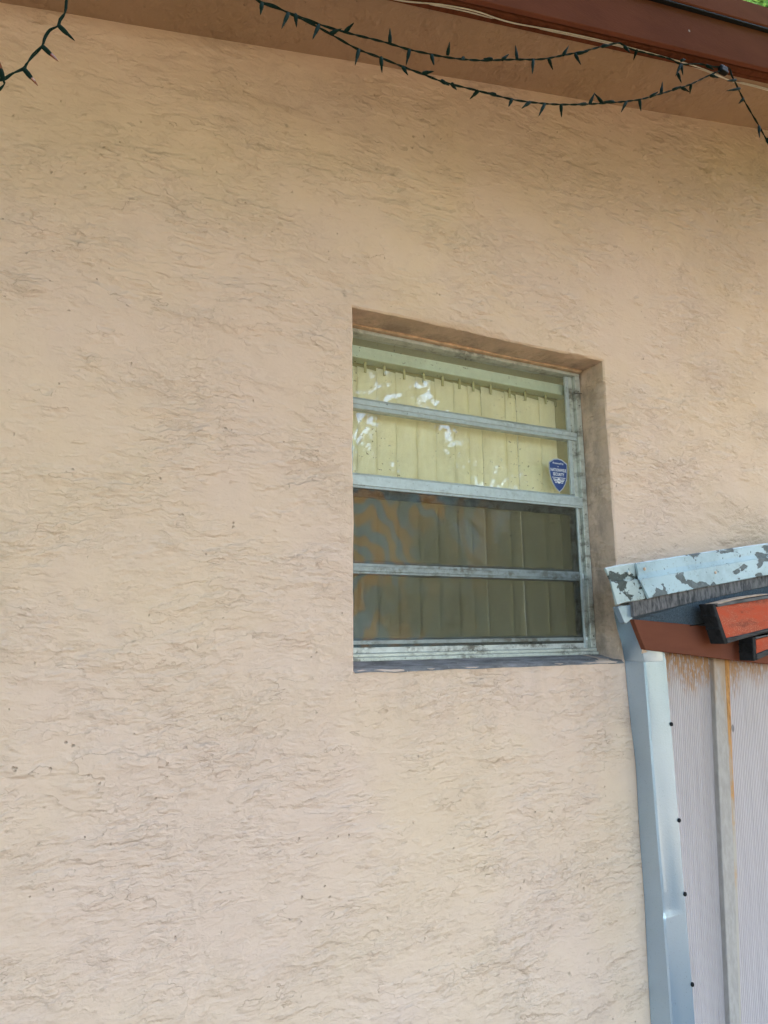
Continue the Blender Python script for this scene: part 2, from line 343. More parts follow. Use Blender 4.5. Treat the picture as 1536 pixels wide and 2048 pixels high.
def siding(name, base, zt):
    t = NT(name); o = t.xyz()
    lean = t.m_('SUBTRACT', o[0], t.m_('MULTIPLY', o[2], 0.045))    # boards lean a little
    cx = t.n('ShaderNodeCombineXYZ'); t.put(cx.inputs[0], t.m_('MULTIPLY', lean, 1.0)); t.put(cx.inputs[2], t.m_('MULTIPLY', o[2], 0.035))
    gr = t.noise(95, 3, 0.55, cx.outputs[0], dist=0.2)
    wide = t.noise(22, 3, 0.6, cx.outputs[0])
    c = t.mix(t.ramp(gr, 0.3, 0.7), tuple(x*0.90 for x in base), base)
    c = t.mix(t.m_('MULTIPLY', t.ramp(gr, 0.40, 0.28), 0.30), c, tuple(x*0.62 for x in base))
    rib = t.m_('SINE', t.m_('MULTIPLY', t.m_('ADD', lean, t.m_('MULTIPLY', wide, 0.004)), 700.0))
    c = t.mix(t.m_('MULTIPLY', t.ramp(rib, 0.2, 1.0), 0.09), c, tuple(x*0.55 for x in base))
    # rust runs below the fascia
    rn = t.noise(16, 4, 0.65, t.vscale((1, 1, 0.22)))
    rg = t.noise(120, 3, 0.7, t.vscale((1, 1, 0.3)))
    drop = t.m_('ADD', t.ramp(o[2], zt-0.26, zt-0.01, 0.0, 0.66, False), t.m_('MULTIPLY', rn, 0.62))
    rf = t.m_('MULTIPLY', t.ramp(drop, 0.60, 0.88), t.ramp(rg, 0.34, 0.54))
    c = t.mix(t.m_('MULTIPLY', rf, 0.85), c, t.mix(t.ramp(rg, 0.35, 0.6), (0.17, 0.075, 0.018), (0.36, 0.17, 0.05)))
    dp = t.m_('MULTIPLY', t.ramp(t.voro(6.5, t.vscale((1.0, 1, 0.55))), 0.035, 0.06, 1, 0), t.m_('GREATER_THAN', t.noise(3.7), 0.56))
    c = t.mix(t.m_('MULTIPLY', dp, 0.7), c, (0.08, 0.07, 0.07))
    h = t.m_('ADD', t.m_('MULTIPLY', rib, -0.35), t.m_('ADD', gr, t.m_('MULTIPLY', wide, 0.6)))
    return t.pbr(c, 0.72, bump=t.bump(h, 0.003), spec=0.3)
M['siding'] = siding('painted_wood_siding', (0.465, 0.395, 0.385), 0.03)
t = NT('rusty_batten_paint'); o = t.xyz()
gr = t.noise(70, 4, 0.65, t.vscale((1, 1, 0.35)))
c = t.mix(t.ramp(gr, 0.3, 0.7), (0.40, 0.35, 0.315), (0.32, 0.28, 0.25))
rt = t.m_('ADD', t.ramp(o[2], -0.55, 0.05, 0.0, 0.35, False), t.m_('MULTIPLY', t.noise(20, 4, 0.65, t.vscale((1, 1, 0.25))), 0.5))
rf = t.ramp(rt, 0.44, 0.56)
M['batten'] = t.pbr(t.mix(t.m_('MULTIPLY', rf, 0.55), c, (0.36, 0.20, 0.08)), 0.75, bump=t.bump(gr, 0.002), spec=0.3)
t = NT('rust_streaked_bead'); o = t.xyz()
gr = t.noise(60, 4, 0.7, t.vscale((1, 1, 0.2)))
rt = t.m_('ADD', t.ramp(o[2], -1.15, 0.0, 0.0, 0.42, False), t.m_('MULTIPLY', gr, 0.5))
c = t.mix(t.ramp(t.m_('ADD', rt, t.m_('MULTIPLY', t.m_('SUBTRACT', t.noise(9, 4, 0.6), 0.5), 0.35)), 0.38, 0.60), (0.42, 0.36, 0.30), t.mix(t.ramp(gr, 0.35, 0.6), (0.20, 0.085, 0.02), (0.48, 0.23, 0.07)))
M['rust_bead'] = t.pbr(c, 0.75, bump=t.bump(gr, 0.002), spec=0.25)
# sticker
def flat(name, col, rough=0.4):
    t = NT(name); return t.pbr(col, rough)
M['sticker_blue'] = flat('sticker_blue', (0.022, 0.055, 0.20)); M['sticker_white'] = flat('sticker_white', (0.78, 0.80, 0.82))
M['sticker_edge'] = flat('sticker_silver', (0.42, 0.45, 0.48))
# plants and ground
t = NT('leaves'); oi = t.n('ShaderNodeObjectInfo'); n = t.noise(1.6, 3, 0.6); n2 = t.noise(9.0, 2)
c = t.mix(n, (0.035, 0.085, 0.014), (0.085, 0.15, 0.03)); c = t.mix(t.ramp(n2, 0.45, 0.75), c, (0.13, 0.20, 0.045))
b = t.n('ShaderNodeBsdfDiffuse'); t.put(b.inputs[0], c); tl = t.n('ShaderNodeBsdfTranslucent'); t.put(tl.inputs[0], c)
M['leaf'] = t.surf(t.shmix(0.2, b.outputs[0], tl.outputs[0]))
M['bark'] = simple('bark', (0.11, 0.085, 0.06), 0.9, grain=14, amt=0.4, bmp=0.01, sc=(3, 3, 0.6))
t = NT('lawn'); n = t.noise(0.8, 5, 0.7); n2 = t.noise(40, 3, 0.7)
c = t.mix(t.ramp(n, 0.35, 0.65), (0.16, 0.12, 0.06), (0.11, 0.09, 0.04)); c = t.mix(t.ramp(n2, 0.3, 0.7), c, (0.10, 0.075, 0.035))
M['lawn'] = t.pbr(c, 0.95, bump=t.bump(n2, 0.03), spec=0.1)
t = NT('paving'); n = t.noise(1.7, 5, 0.65); n2 = t.noise(70, 3, 0.7)
c = t.mix(t.ramp(n, 0.3, 0.7), (0.10, 0.075, 0.05), (0.07, 0.052, 0.034)); c = t.mix(t.m_('MULTIPLY', t.ramp(n2, 0.5, 0.75), 0.4), c, (0.05, 0.042, 0.035))
M['paving'] = t.pbr(c, 0.9, bump=t.bump(n2, 0.004), spec=0.2)
M['roof'] = simple('roof_sheet', (0.16, 0.12, 0.10), 0.7, amt=0.2)
M['room'] = simple('room_plaster', (0.72, 0.68, 0.58), 0.85, amt=0.05)

GZ = -1.45
# ------------------------------------------------------------------ setting
bm = bmesh.new(); bmesh.ops.create_grid(bm, x_segments=1, y_segments=1, size=150); bmesh.ops.translate(bm, verts=bm.verts, vec=(0, 0, GZ-0.02))
tag(link('ground', bm, M['lawn']), kind='structure')
tag(link('patio', box(-7, 9, -8.5, 0.0, GZ-0.12, GZ, 0.01), M['paving']), kind='structure')

# ------------------------------------------------------------------ house
house = empty('house', (0, 0, GZ), 'peach stucco house wall under a brown fascia, with one small window', 'house')
XL, XR, RIDGE = -2.6, 8.0, 3.4
def rake_z(x): return RB + RA*(x if x < RIDGE else 2*RIDGE-x)
OW, OH, OD, CH = 1.0, 1.075, 0.135, 0.005    # opening width, height, reveal depth, rounded arris
def wall_mesh():
    bm = bmesh.new()
    xs = [XL + i*(0-XL)/30 for i in range(30)] + [i*OW/34 for i in range(35)] + [OW + (XR-OW)*i/50 for i in range(1, 51)]
    zs = [GZ + i*(0-GZ)/16 for i in range(16)] + [i*OH/34 for i in range(35)]
    zs += [OH + 0.02]
    up = 14
    def nz(v, s): return mnoise.noise(Vector(v)*s)
    V = {}
    nzs = len(zs)
    for i, x in enumerate(xs):
        top = rake_z(x) + 0.0
        for j in range(nzs + up):
            z = zs[j] if j < nzs else zs[-1] + (top-zs[-1])*(j-nzs+1)/up
            on_v = (i in (30, 64)) and 16 <= j <= 50
            on_h = (j in (16, 50)) and 30 <= i <= 64
            dx = dz = 0.0; y = 0.0025*nz((x*2.2, 3.3, z*2.2), 1.0) + 0.0012*nz((x*7, 1.3, z*9), 1.0)
            if on_v or on_h:
                y = 0.0
                wob = 0.0032*nz((x*23, 0, z*23), 1.0) + 0.0038*nz((x*6+4, 5, z*6), 1.0)
                if on_v: dx = (-CH if i == 30 else CH) + wob
                if on_h: dz = (-CH if j == 16 else CH) + wob
            V[i, j] = bm.verts.new((x+dx, y, z+dz))
    for i in range(len(xs)-1):
        for j in range(nzs+up-1):
            if 30 <= i < 64 and 16 <= j < 50: continue
            bm.faces.new((V[i, j], V[i+1, j], V[i+1, j+1], V[i, j+1]))
    ring = [(i, 16) for i in range(30, 64)] + [(64, j) for j in range(16, 50)] + [(i, 50) for i in range(64, 30, -1)] + [(30, j) for j in range(50, 16, -1)]
    prev = [V[k] for k in ring]
    for depth, pull in ((CH, 0.0), (0.05, 0.0), (OD+0.03, 0.0)):
        cur = []
        for k, v0 in zip(ring, [V[q] for q in ring]):
            i, j = k; c = v0.co
            x = min(max(xs[i], 0), OW); z = min(max(zs[j], 0), OH)
            w1 = 0.002*mnoise.noise(Vector((x*9, depth*30, z*9)))
            wx = (w1 + (c.x - xs[i] - (CH if i == 64 else -CH))) if i in (30, 64) else 0
            wz = (w1 + (c.z - zs[j] - (CH if j == 50 else -CH))) if j in (16, 50) else 0
            if j == 16: z += 0.0 if depth < 0.01 else 0.020*depth/OD
            cur.append(bm.verts.new((x+wx, depth, z+wz)))
        n = len(cur)
        for q in range(n):
            bm.faces.new((prev[q], cur[q], cur[(q+1) % n], prev[(q+1) % n]))
        prev = cur
    bmesh.ops.recalc_face_normals(bm, faces=bm.faces)
    return bm
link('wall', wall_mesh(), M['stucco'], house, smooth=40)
# cement sill bed on the bottom reveal
bm = bmesh.new(); N = 40; rows = []
for i in range(N+1):
    x = -0.0005 + (OW+0.001)*i/N; r = []
    for y, z in ((-0.001, -0.005), (0.010, 0.0045), (0.05, 0.011), (0.10, 0.019), (0.14, 0.026)):
        r.append(bm.verts.new((min(max(x, 0.0015), OW-0.0015), y + 0.003*mnoise.noise(Vector((x*14, y*9, 2))) + (0.0 if y > 0 else -0.002),
                               z + 0.004*mnoise.noise(Vector((x*11, y*30, 0))) + 0.0015*mnoise.noise(Vector((x*50, y*40, 0))) )))
    rows.append(r)
for a, b in zip(rows, rows[1:]):
    for k in range(4): bm.faces.new((a[k], b[k], b[k+1], a[k+1]))
link('window_sill', bm, M['sill'], house, smooth=60)
# soffit, fascia, drip-edge shadow strip: boards following the rake, built as prisms in the x-z plane and cut to lengths
def rake_board(x0, x1, y0, y1, o0, o1, bv=0.0, n=1):
    bm = bmesh.new()
    for xa, xb in (((x0, min(x1, RIDGE)),) if x1 <= RIDGE else ((x0, RIDGE), (RIDGE, x1))):
        if xb - xa < 1e-4: continue
        za, zb = rake_z(xa), rake_z(xb)
        add_prism(bm, [(xa, y0, za+o0), (xb, y0, zb+o0), (xb, y0, zb+o1), (xa, y0, za+o1)], [(xa, y1, za+o0), (xb, y1, zb+o0), (xb, y1, zb+o1), (xa, y1, za+o1)])
    bmesh.ops.recalc_face_normals(bm, faces=bm.faces); bevel(bm, bv, 1); return bm
EX = 0.35
FY = -0.262
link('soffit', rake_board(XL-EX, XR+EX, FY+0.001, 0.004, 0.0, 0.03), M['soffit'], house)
link('fascia_trim', rake_board(XL-EX, XR+EX, FY-0.024, FY, -0.004, 0.05, 0.003), M['brown_dark'], house)
FT = 0.176
link('fascia_board', rake_board(XL-EX, XR+EX, FY-0.044, FY-0.025, 0.004, FT, 0.002), M['brown'], house)
link('bed_moulding', rake_board(XL-EX, XR+EX, FY-0.002, FY+0.014, -0.008, 0.0, 0.002), M['brown_dark'], house)
link('drip_edge_shadow', rake_board(XL-EX, XR+EX, FY-0.058, FY-0.030, FT+0.001, FT+0.009, 0.002), M['black'], house)  # black colour stands in for the shadow gap under the roof edge
link('roof_edge', rake_board(XL-EX, XR+EX, FY-0.062, FY-0.02, FT+0.010, FT+0.106, 0.004), M['brown'], house)
link('roof', rake_board(XL-EX, XR+EX, FY-0.018, 4.4, 0.14, FT+0.100), M['roof'], house)
# side walls, back wall and the room behind the window
tag(link('side_wall', box(XL, XL+0.2, 0.17, 4.0, GZ, rake_z(XL)+0.02), M['stucco'], house), 'left side wall of the house')
tag(link('side_wall', box(XR-0.2, XR, 0.17, 4.0, GZ, rake_z(XR)+0.02), M['stucco'], house), 'right side wall of the house')
bm = bmesh.new()
add_box(bm, XL, -1.2, 4.0, 4.2, GZ, 1.40); add_box(bm, 2.6, XR, 4.0, 4.2, GZ, 1.40)  # wide gap between the two, added to light the blind from behind
add_prism(bm, [(XL, 4.0, 1.401), (XR, 4.0, 1.401), (XR, 4.0, rake_z(XR)+.14), (RIDGE, 4.0, rake_z(RIDGE)+.14), (XL, 4.0, rake_z(XL)+.14)],
          [(XL, 4.2, 1.401), (XR, 4.2, 1.401), (XR, 4.2, rake_z(XR)+.14), (RIDGE, 4.2, rake_z(RIDGE)+.14), (XL, 4.2, rake_z(XL)+.14)])
bmesh.ops.recalc_face_normals(bm, faces=bm.faces); tag(link('back_wall', bm, M['stucco'], house), 'rear wall of the house with a wide opening added to backlight the blind')
bm = bmesh.new()                                      # inner lining with the window opening through it
Y0, Y1 = 0.172, 0.19
for a in ((XL+.2, 0.0, GZ, 1.30), (OW, XR-.2, GZ, 1.30), (0.0, OW, GZ, 0.02), (0.0, OW, OH-0.005, 1.30)):
    add_box(bm, a[0], a[1], Y0, Y1, a[2], a[3])
for a in ((-.02, 0.0, 0.0, OH+.02), (OW, OW+.02, 0.0, OH+.02), (0.0, OW, 0.0, 0.02), (0.0, OW, OH-.005, OH+.02)):
    add_box(bm, a[0], a[1], Y1, 0.34, a[2], a[3])
bmesh.ops.recalc_face_normals(bm, faces=bm.faces); link('inner_lining', bm, M['olive'], house)
link('ceiling', box(XL+.2, XR-.2, Y1, 4.0, 1.30, 1.34), M['room'], house)
link('room_wall', box(-1.5, -1.4, Y1, 4.0, GZ, 1.30), M['room'], house)
link('room_wall', box(3.0, 3.1, Y1, 4.0, GZ, 1.30), M['room'], house)
link('floor', box(-1.4, 3.0, Y1, 4.0, GZ-0.02, GZ+0.02), M['room'], house)

# ------------------------------------------------------------------ window (part of the house)
win = empty('window', (0, 0, 0)); win.parent = house; win.location = Vector((0.5, 0.13, 0.02)) - Vector(house.location)
tag(win, 'four-light aluminium awning window with a screen over its lower half')
WY = 0.122
def wbox(name, x0, x1, y0, y1, z0, z1, mat, bv=0.0012, **k): return link(name, box(x0, x1, y0, y1, z0, z1, bv, 1), M[mat], win, **k)
# fixed outer frame: flange with an inner return
wbox('frame_head', 0.002, 0.998, WY, 0.168, 1.056, 1.068, 'alu_frame')
wbox('filler_strip', 0.004, 0.996, WY-0.016, WY+0.02, 1.0685, 1.080, 'peach_strip')
bm = bmesh.new()
add_box(bm, 0.9735, 0.997, WY, 0.168, 0.044, 1.0555); add_box(bm, 0.9560, 0.9730, WY+0.016, 0.168, 0.044, 1.0555)
bmesh.ops.recalc_face_normals(bm, faces=bm.faces); bevel(bm, 0.0012, 1)
link('frame_jamb', bm, M['alu_frame'], win)
bm = bmesh.new()
add_box(bm, 0.003, 0.0265, WY, 0.168, 0.044, 1.0555); add_box(bm, 0.027, 0.044, WY+0.016, 0.168, 0.044, 1.0555)
bmesh.ops.recalc_face_normals(bm, faces=bm.faces); bevel(bm, 0.0012, 1)
link('frame_jamb', bm, M['alu_frame'], win)
bm = bmesh.new()
add_box(bm, 0.003, 0.997, WY-0.010, 0.168, 0.021, 0.0325); add_box(bm, 0.004, 0.996, WY-0.004, 0.168, 0.033, 0.0435)
bmesh.ops.recalc_face_normals(bm, faces=bm.faces); bevel(bm, 0.0015, 1)
link('frame_sill', bm, M['alu_frame'], win)
GY = 0.150
# glass panes
for z0, z1 in ((0.842, 1.0555), (0.594, 0.808), (0.318, 0.548), (0.082, 0.282)):
    link('glass_pane', box(0.0445, 0.9555, GY, GY+0.004, z0, z1), M['glass'], win)
# rails of the vents (each is a lip, a face and a drip below)
def rail(x0, x1, yf, za, zb, zc, zd, mat):
    bm = bmesh.new()
    add_prism(bm, [(x0, GY-0.004, za), (x0, yf+0.010, zb), (x0, yf, zb-0.001), (x0, yf, zc+0.001), (x0, yf+0.004, zc), (x0, yf+0.003, zd), (x0, GY+0.012, zd), (x0, GY+0.012, za)],
                  [(x1, GY-0.004, za), (x1, yf+0.010, zb), (x1, yf, zb-0.001), (x1, yf, zc+0.001), (x1, yf+0.004, zc), (x1, yf+0.003, zd), (x1, GY+0.012, zd), (x1, GY+0.012, za)])
    bmesh.ops.recalc_face_normals(bm, faces=bm.faces); bevel(bm, 0.0006, 1)
    return link('rail', bm, M[mat], win)
rail(0.0275, 0.9725, 0.128, 0.846, 0.834, 0.817, 0.804, 'alu')
rail(0.0270, 0.9730, 0.120, 0.598, 0.586, 0.553, 0.546, 'alu')
tag(rail(0.0275, 0.9725, 0.137, 0.322, 0.309, 0.289, 0.278, 'alu_pale'), 'pale rail seen through the insect screen')
tag(rail(0.0275, 0.9725, 0.137, 0.088, 0.082, 0.070, 0.062, 'alu_pale'), 'pale bottom rail seen through the insect screen')
wbox('rail', 0.046, 0.954, 0.136, 0.149, 0.520, 0.5455, 'alu_dirty')
wbox('track', 0.046, 0.954, 0.130, 0.160, 0.044, 0.0615, 'alu_dirty')
# vent stiles
for x in (0.930, 0.0445):
    wbox('stile', x, x+0.018, 0.1385, 0.1495, 0.0885, 0.5195, 'alu_dirty')
    wbox('stile', x+0.010 if x > .5 else x, x+0.0255 if x > .5 else x+0.0155, 0.1385, 0.1495, 0.5985, 1.0550, 'alu')
# screen in its own thin frame, over the lower half
SY = 0.1325
for x in (0.9475, 0.0445): wbox('screen_stile', x, x+0.008, SY-0.006, SY+0.004, 0.0445, 0.5455, 'alu', 0.0008)
M['alu_worn'] = alu('worn_screen_aluminium', (0.27, 0.30, 0.30), 0.8, 0.42)
bm = bmesh.new()
for q0, q1, yy in ((0.304, 0.3125, SY-0.0035), (0.2885, 0.3035, SY-0.0055), (0.281, 0.288, SY-0.004)): add_box(bm, 0.0530, 0.9470, yy, SY-0.0008, q0, q1)
bmesh.ops.recalc_face_normals(bm, faces=bm.faces); bevel(bm, 0.0006, 1)
link('screen_crossbar', bm, M['alu_worn'], win)
link('screen_bottom_bar', box(0.0530, 0.9470, SY-0.005, SY-0.0008, 0.070, 0.0815, 0.0006, 1), M['alu_worn'], win)
link('insect_screen', box(0.0530, 0.9470, SY-0.0003, SY+0.0003, 0.0450, 0.5450), M['screen'], win)
# screws and the bent wire on the jamb
def disc(c, r, d, n=10, nrm=Vector((0, -1, 0))):
    bm = bmesh.new(); q = nrm.to_track_quat('Z', 'Y').to_matrix()
    def ring(rr, h): return [bm.verts.new(Vector(c) + q @ Vector((rr*math.cos(2*math.pi*k/n), rr*math.sin(2*math.pi*k/n), h))) for k in range(n)]
    a, b, e = ring(r, -0.001), ring(r, d*0.5), ring(r*0.6, d)
    for p, s in ((a, b), (b, e)):
        for k in range(n): bm.faces.new((p[k], p[(k+1) % n], s[(k+1) % n], s[k]))
    bm.faces.new(e); return bm
for z, r in ((0.525, .0022), (0.405, .0020), (0.085, .0024), (0.055, .0016), (0.995, .0020), (0.94, .0022), (0.86, 0.0018)):
    link('screw', disc((0.986, WY, z), r, 0.0018), M['black'], win)
link('screw', disc((0.905, WY-0.010, 0.027), 0.0042, 0.002, 12), M['alu_dirty'], win)
bm = bmesh.new(); add_tube(bm, spline([Vector((0.972, WY+.006, 0.990)), Vector((0.978, WY-0.004, 0.985)), Vector((0.990, WY-0.006, 0.987)), Vector((0.9995, WY-0.004, 0.988))], 0.004), 0.0012, 5)
link('wire_stub', bm, M['black'], win)

# ------------------------------------------------------------------ vertical blind inside
blind = empty('vertical_blind', (0.5, 0.20, 1.02), 'yellowed vertical blind with a pale headrail behind the window panes', 'blind')
VY = 0.205
def zat(px, py, y): return at(px, py, y).z
HZ1, HZ0 = zat(712, 690, VY-0.035), zat(712, 714, VY-0.035)
link('headrail', box(0.012, at(1112, 800, VY).x+0.03, VY-0.035, VY+0.015, HZ0, HZ1, 0.003), M['headrail'], blind)
VT = HZ0 - 0.014
edges = [640, 675, 714, 752, 791, 831, 869, 906, 934, 961, 1008, 1031, 1076, 1110]
xs_last = at(1110, 800, VY).x + 0.02
link('headrail_shadow_strip', box(0.014, xs_last, VY+0.012, VY+0.02, HZ0-0.03, HZ0+0.002, 0.002, 1), M['olive'], blind)  # dark strip painting the shadow between headrail and vanes
xs_v = [at(e, 740+(e-708)*0.165, VY).x for e in edges]
for i in range(len(edges)-1):
    xa, xb = xs_v[i], xs_v[i+1]
    if xb < 0.01: continue
    bm = bmesh.new(); ov = 0.008; n = 5; rows = []
    tilt = (0.006, 0.008, 0.005, 0.009)[i % 4]
    if edges[i] in (934, 1008, 1076): tilt = 0.016
    for z in (0.035, VT - 0.003*(i % 3)):
        row = []
        for k in range(n+1):
            u = k/n; x = xa + (xb-xa+ov)*u
            row.append((max(x, 0.014), VY + tilt*(u-0.2) - 0.0012*math.sin(math.pi*u) , z + (0.004*(1-u) if z > .5 else 0)))
        rows.append(row)
    f = [Vector(p) for p in rows[0]] + [Vector(p) for p in reversed(rows[1])]
    # a thin curved slat: front and back skins 0.8 mm apart
    vf = [[bm.verts.new(p) for p in r] for r in rows]; vb = [[bm.verts.new((p[0], p[1]+0.0008, p[2])) for p in r] for r in rows]
    for k in range(n):
        bm.faces.new((vf[0][k], vf[0][k+1], vf[1][k+1], vf[1][k])); bm.faces.new((vb[0][k+1], vb[0][k], vb[1][k], vb[1][k+1]))
        bm.faces.new((vf[1][k], vf[1][k+1], vb[1][k+1], vb[1][k])); bm.faces.new((vb[0][k], vb[0][k+1], vf[0][k+1], vf[0][k]))
    bm.faces.new((vf[0][0], vf[1][0], vb[1][0], vb[0][0])); bm.faces.new((vf[0][n], vb[0][n], vb[1][n], vf[1][n]))
    v = link('vane', bm, M['vane'], blind, smooth=30)
    xm = xa*0.62 + xb*0.38
    if xm > 0.03:
        link('vane_clip', box(xm-0.0045, xm+0.0045, VY-0.010, VY-0.006, VT-0.022, HZ0+0.004, 0.001, 1), M['clip'], blind)

# ------------------------------------------------------------------ security sticker on the glass
KY = GY - 0.0012
sc_ = at(1117, 950, KY)
stk = empty('security_sticker', sc_, 'small blue shield-shaped security sticker in the corner of the second pane', 'sticker')
def shield(k=1.0):
    w0, top, bot = 0.040*k, 0.058*k, -0.060*k
    pts = []
    half = [(0.0, top), (0.018*k, top-0.003*k), (w0, top-0.016*k), (w0*0.985, top-0.040*k), (w0*0.90, -0.010*k), (w0*0.70, -0.030*k), (w0*0.38, -0.048*k), (0, bot)]
    return half + [(-x, z) for x, z in reversed(half[1:-1])]
def plate(name, pts, y, th, mat):
    f = [Vector((sc_.x+x, y, sc_.z+z)) for x, z in pts]
    return link(name, prism(f, [Vector((p.x, y+th, p.z)) for p in f]), M[mat], stk)
plate('border', shield(1.09), KY-0.0004, 0.0006, 'sticker_edge')
plate('shield_face', shield(1.01), KY-0.0008, 0.0003, 'sticker_blue')
def text(body, size, x, z, mat='sticker_white', name='lettering', sx=1.0):
    cu = bpy.data.curves.new(name, 'FONT'); cu.body = body; cu.size = size; cu.align_x = 'CENTER'; cu.align_y = 'CENTER'; cu.extrude = 0.0001
    cu.resolution_u = 2; cu.offset = size*0.012
    to = bpy.data.objects.new(name, cu); COL.objects.link(to)
    dg = bpy.context.evaluated_depsgraph_get(); me = bpy.data.meshes.new_from_object(to.evaluated_get(dg))
    bpy.data.objects.remove(to)
    me.transform(Matrix.Diagonal((sx, 1, 1, 1))); me.transform(Matrix.Rotation(R(90), 4, 'X'))
    me.materials.clear(); me.materials.append(M[mat]); me.name = name
    o = bpy.data.objects.new(name, me); COL.objects.link(o); o.parent = stk; o.location = (x, KY-0.0011-sc_.y, z); return o
text('Protected by', 0.0095, 0.0, 0.0435); text('NATIONWIDE', 0.0165, 0.0, 0.0175, sx=0.70); text('SECURITY', 0.0160, 0.0, 0.0015, sx=0.74)
link('dot', disc((sc_.x-0.001, KY-0.0009, sc_.z+0.031), 0.0018, 0.0003, 10), M['sticker_white'], stk)
plate('stripe', [(-0.0315, -0.0095), (0.0315, -0.0095), (0.0310, -0.0115), (-0.0310, -0.0115)], KY-0.00105, 0.0002, 'sticker_white')
for s in (-1, 1):
    for k, (z, xo) in enumerate(((-0.0165, 0.027), (-0.0225, 0.0235), (-0.0285, 0.019))):
        p = [(s*0.0105, z), (s*xo, z+0.0012), (s*(xo-0.0015), z-0.0022), (s*0.0105, z-0.0028)]
        plate('stripe', p if s > 0 else p[::-1], KY-0.00105, 0.0002, 'sticker_white')
link('emblem', disc((sc_.x, KY-0.0009, sc_.z-0.0225), 0.0098, 0.0003, 20), M['sticker_white'], stk)
em = text('NS', 0.0125, 0.0, -0.0225, 'sticker_blue', 'emblem_letters'); em.location.y -= 0.0004

# ------------------------------------------------------------------ lean-to at the right
shed = empty('lean_to', (1.2, -0.05, GZ), 'lean-to shed with pale wood siding and a flaking white metal roof edge', 'shed')
# siding boards (the outline leans a little, as the boards do)
YS = -0.036
link('siding_board', slab_px([(1318, 1285), (1427, 1285), (1462, 2070), (1500, 2800), (1435, 2800), (1378, 2070)], YS, -0.003, 0.001, 1), M['siding'], shed)
link('siding_board', slab_px([(1452, 1285), (1640, 1285), (1700, 2070), (1740, 2800), (1520, 2800), (1480, 2070)], YS-0.004, -0.003, 0.001, 1), M['siding'], shed)
link('batten', slab_px([(1426, 1280), (1448, 1280), (1456, 1450), (1468, 1700), (1481, 2070), (1521, 2800), (1501, 2800), (1461, 2060), (1444, 1700), (1433, 1450)], YS-0.018, YS+0.002, 0.002, 1), M['batten'], shed)
link('bead', slab_px([(1448.5, 1285), (1458, 1285), (1463, 1450), (1474, 1700), (1484, 2070), (1525, 2800), (1521.5, 2800), (1477, 2070), (1462, 1700), (1455, 1450)], YS-0.013, YS-0.003, 0.003, 2), M['rust_bead'], shed)
link('siding_board', box(3.0, 4.6, -0.04, -0.003, GZ, 0.30), M['siding'], shed)
# fascia
YF = -0.110
link('fascia_board', slab_px([(1267, 1238.5), (1440, 1255), (1560, 1262), (1560, 1329), (1440.6, 1317), (1291, 1299)], YF, YF+0.020, 0.0015, 1), M['brown'], shed)
link('fascia_board', slab_px([(1441.6, 1255), (1640, 1270), (1640, 1340), (1441.6, 1317.5)], YF-0.001, YF+0.0195, 0.0015, 1), M['brown'], shed)
# soffit felt: from the fascia top out to the edge board
YB = -0.135
lo = [at(px, py, YF+0.004) for px, py in ((1269, 1239.5), (1381, 1250), (1440, 1254), (1640, 1269))]
hi = [at(px, py, YB+0.004) for px, py in ((1266, 1234), (1381, 1207), (1440, 1194.5), (1640, 1151))]
bm = bmesh.new()
for i in range(3):
    f = [lo[i], lo[i+1], hi[i+1], hi[i]]; add_prism(bm, f, [p + Vector((0, 0.006, 0.012)) for p in f])
bmesh.ops.recalc_face_normals(bm, faces=bm.faces); link('soffit', bm, M['felt'], shed)
bm = bmesh.new(); add_tube(bm, [at(1380, 1251.5, YF-.004), at(1400, 1249, YF-.012), at(1425, 1243, YF-.02)], 0.0018, 5)
link('felt_lap', bm, M['black'], shed)
link('edge_board', slab_px([(1266, 1200), (1300, 1190), (1640, 1118), (1640, 1149.5), (1381, 1206), (1268, 1233)], YB, YB+0.02, 0.0015, 1), M['grey_board'], shed)
# rake metal: long piece of two stepped faces + end piece
def stepped(name, top, mid, bot, y_up, y_lo, mat, lip=True):
    bm = bmesh.new()
    def P(q, y): return [at(px, py, y) for px, py in q]
    t0, m0, m1, b0 = P(top, y_up), P(mid, y_up), P([(x, y+1.2) for x, y in mid], y_lo), P(bot, y_lo)
    n = len(top); prof = []
    for i in range(n):
        ring = [t0[i] + Vector((0, 0.004, 0.004)), t0[i], m0[i], m1[i], b0[i], b0[i] + Vector((0, 0.008, -0.003)), b0[i] + Vector((0, 0.010, 0.002)),
                m1[i] + Vector((0, 0.006, 0.004)), t0[i] + Vector((0, 0.010, 0.002))]
        prof.append([bm.verts.new(p) for p in ring])
    for a, b in zip(prof, prof[1:]):
        for k in range(9): bm.faces.new((a[k], b[k], b[(k+1) % 9], a[(k+1) % 9]))
    bm.faces.new(prof[0]); bm.faces.new(prof[-1][::-1])
    bmesh.ops.recalc_face_normals(bm, faces=bm.faces); return link(name, bm, M[mat], shed, smooth=25)
stepped('rake_metal', [(1273, 1128), (1400, 1107.5), (1536, 1088), (1640, 1073)], [(1279, 1158), (1400, 1136), (1536, 1113.5), (1640, 1097)],
        [(1298, 1195.5), (1400, 1175), (1536, 1149), (1640, 1130)], YB-0.020, YB-0.030, 'rake')
stepped('rake_end', [(1212, 1138), (1240, 1131.5), (1277, 1127.5)], [(1222, 1163.5), (1245, 1160.5), (1283, 1157)], [(1234.5, 1208.5), (1252, 1203.5), (1299, 1196)], YB-0.012, YB-0.018, 'rake_end')
link('screw', disc(at(1258, 1146, YB-0.012), 0.011, 0.003, 16), M['rake_end'], shed)
link('screw', disc(at(1258, 1146, YB-0.0155), 0.0055, 0.003, 8), M['alu_dirty'], shed)
link('rivet', disc(at(1289, 1138, YB-0.021), 0.0055, 0.003, 10), M['bare_edge'], shed)
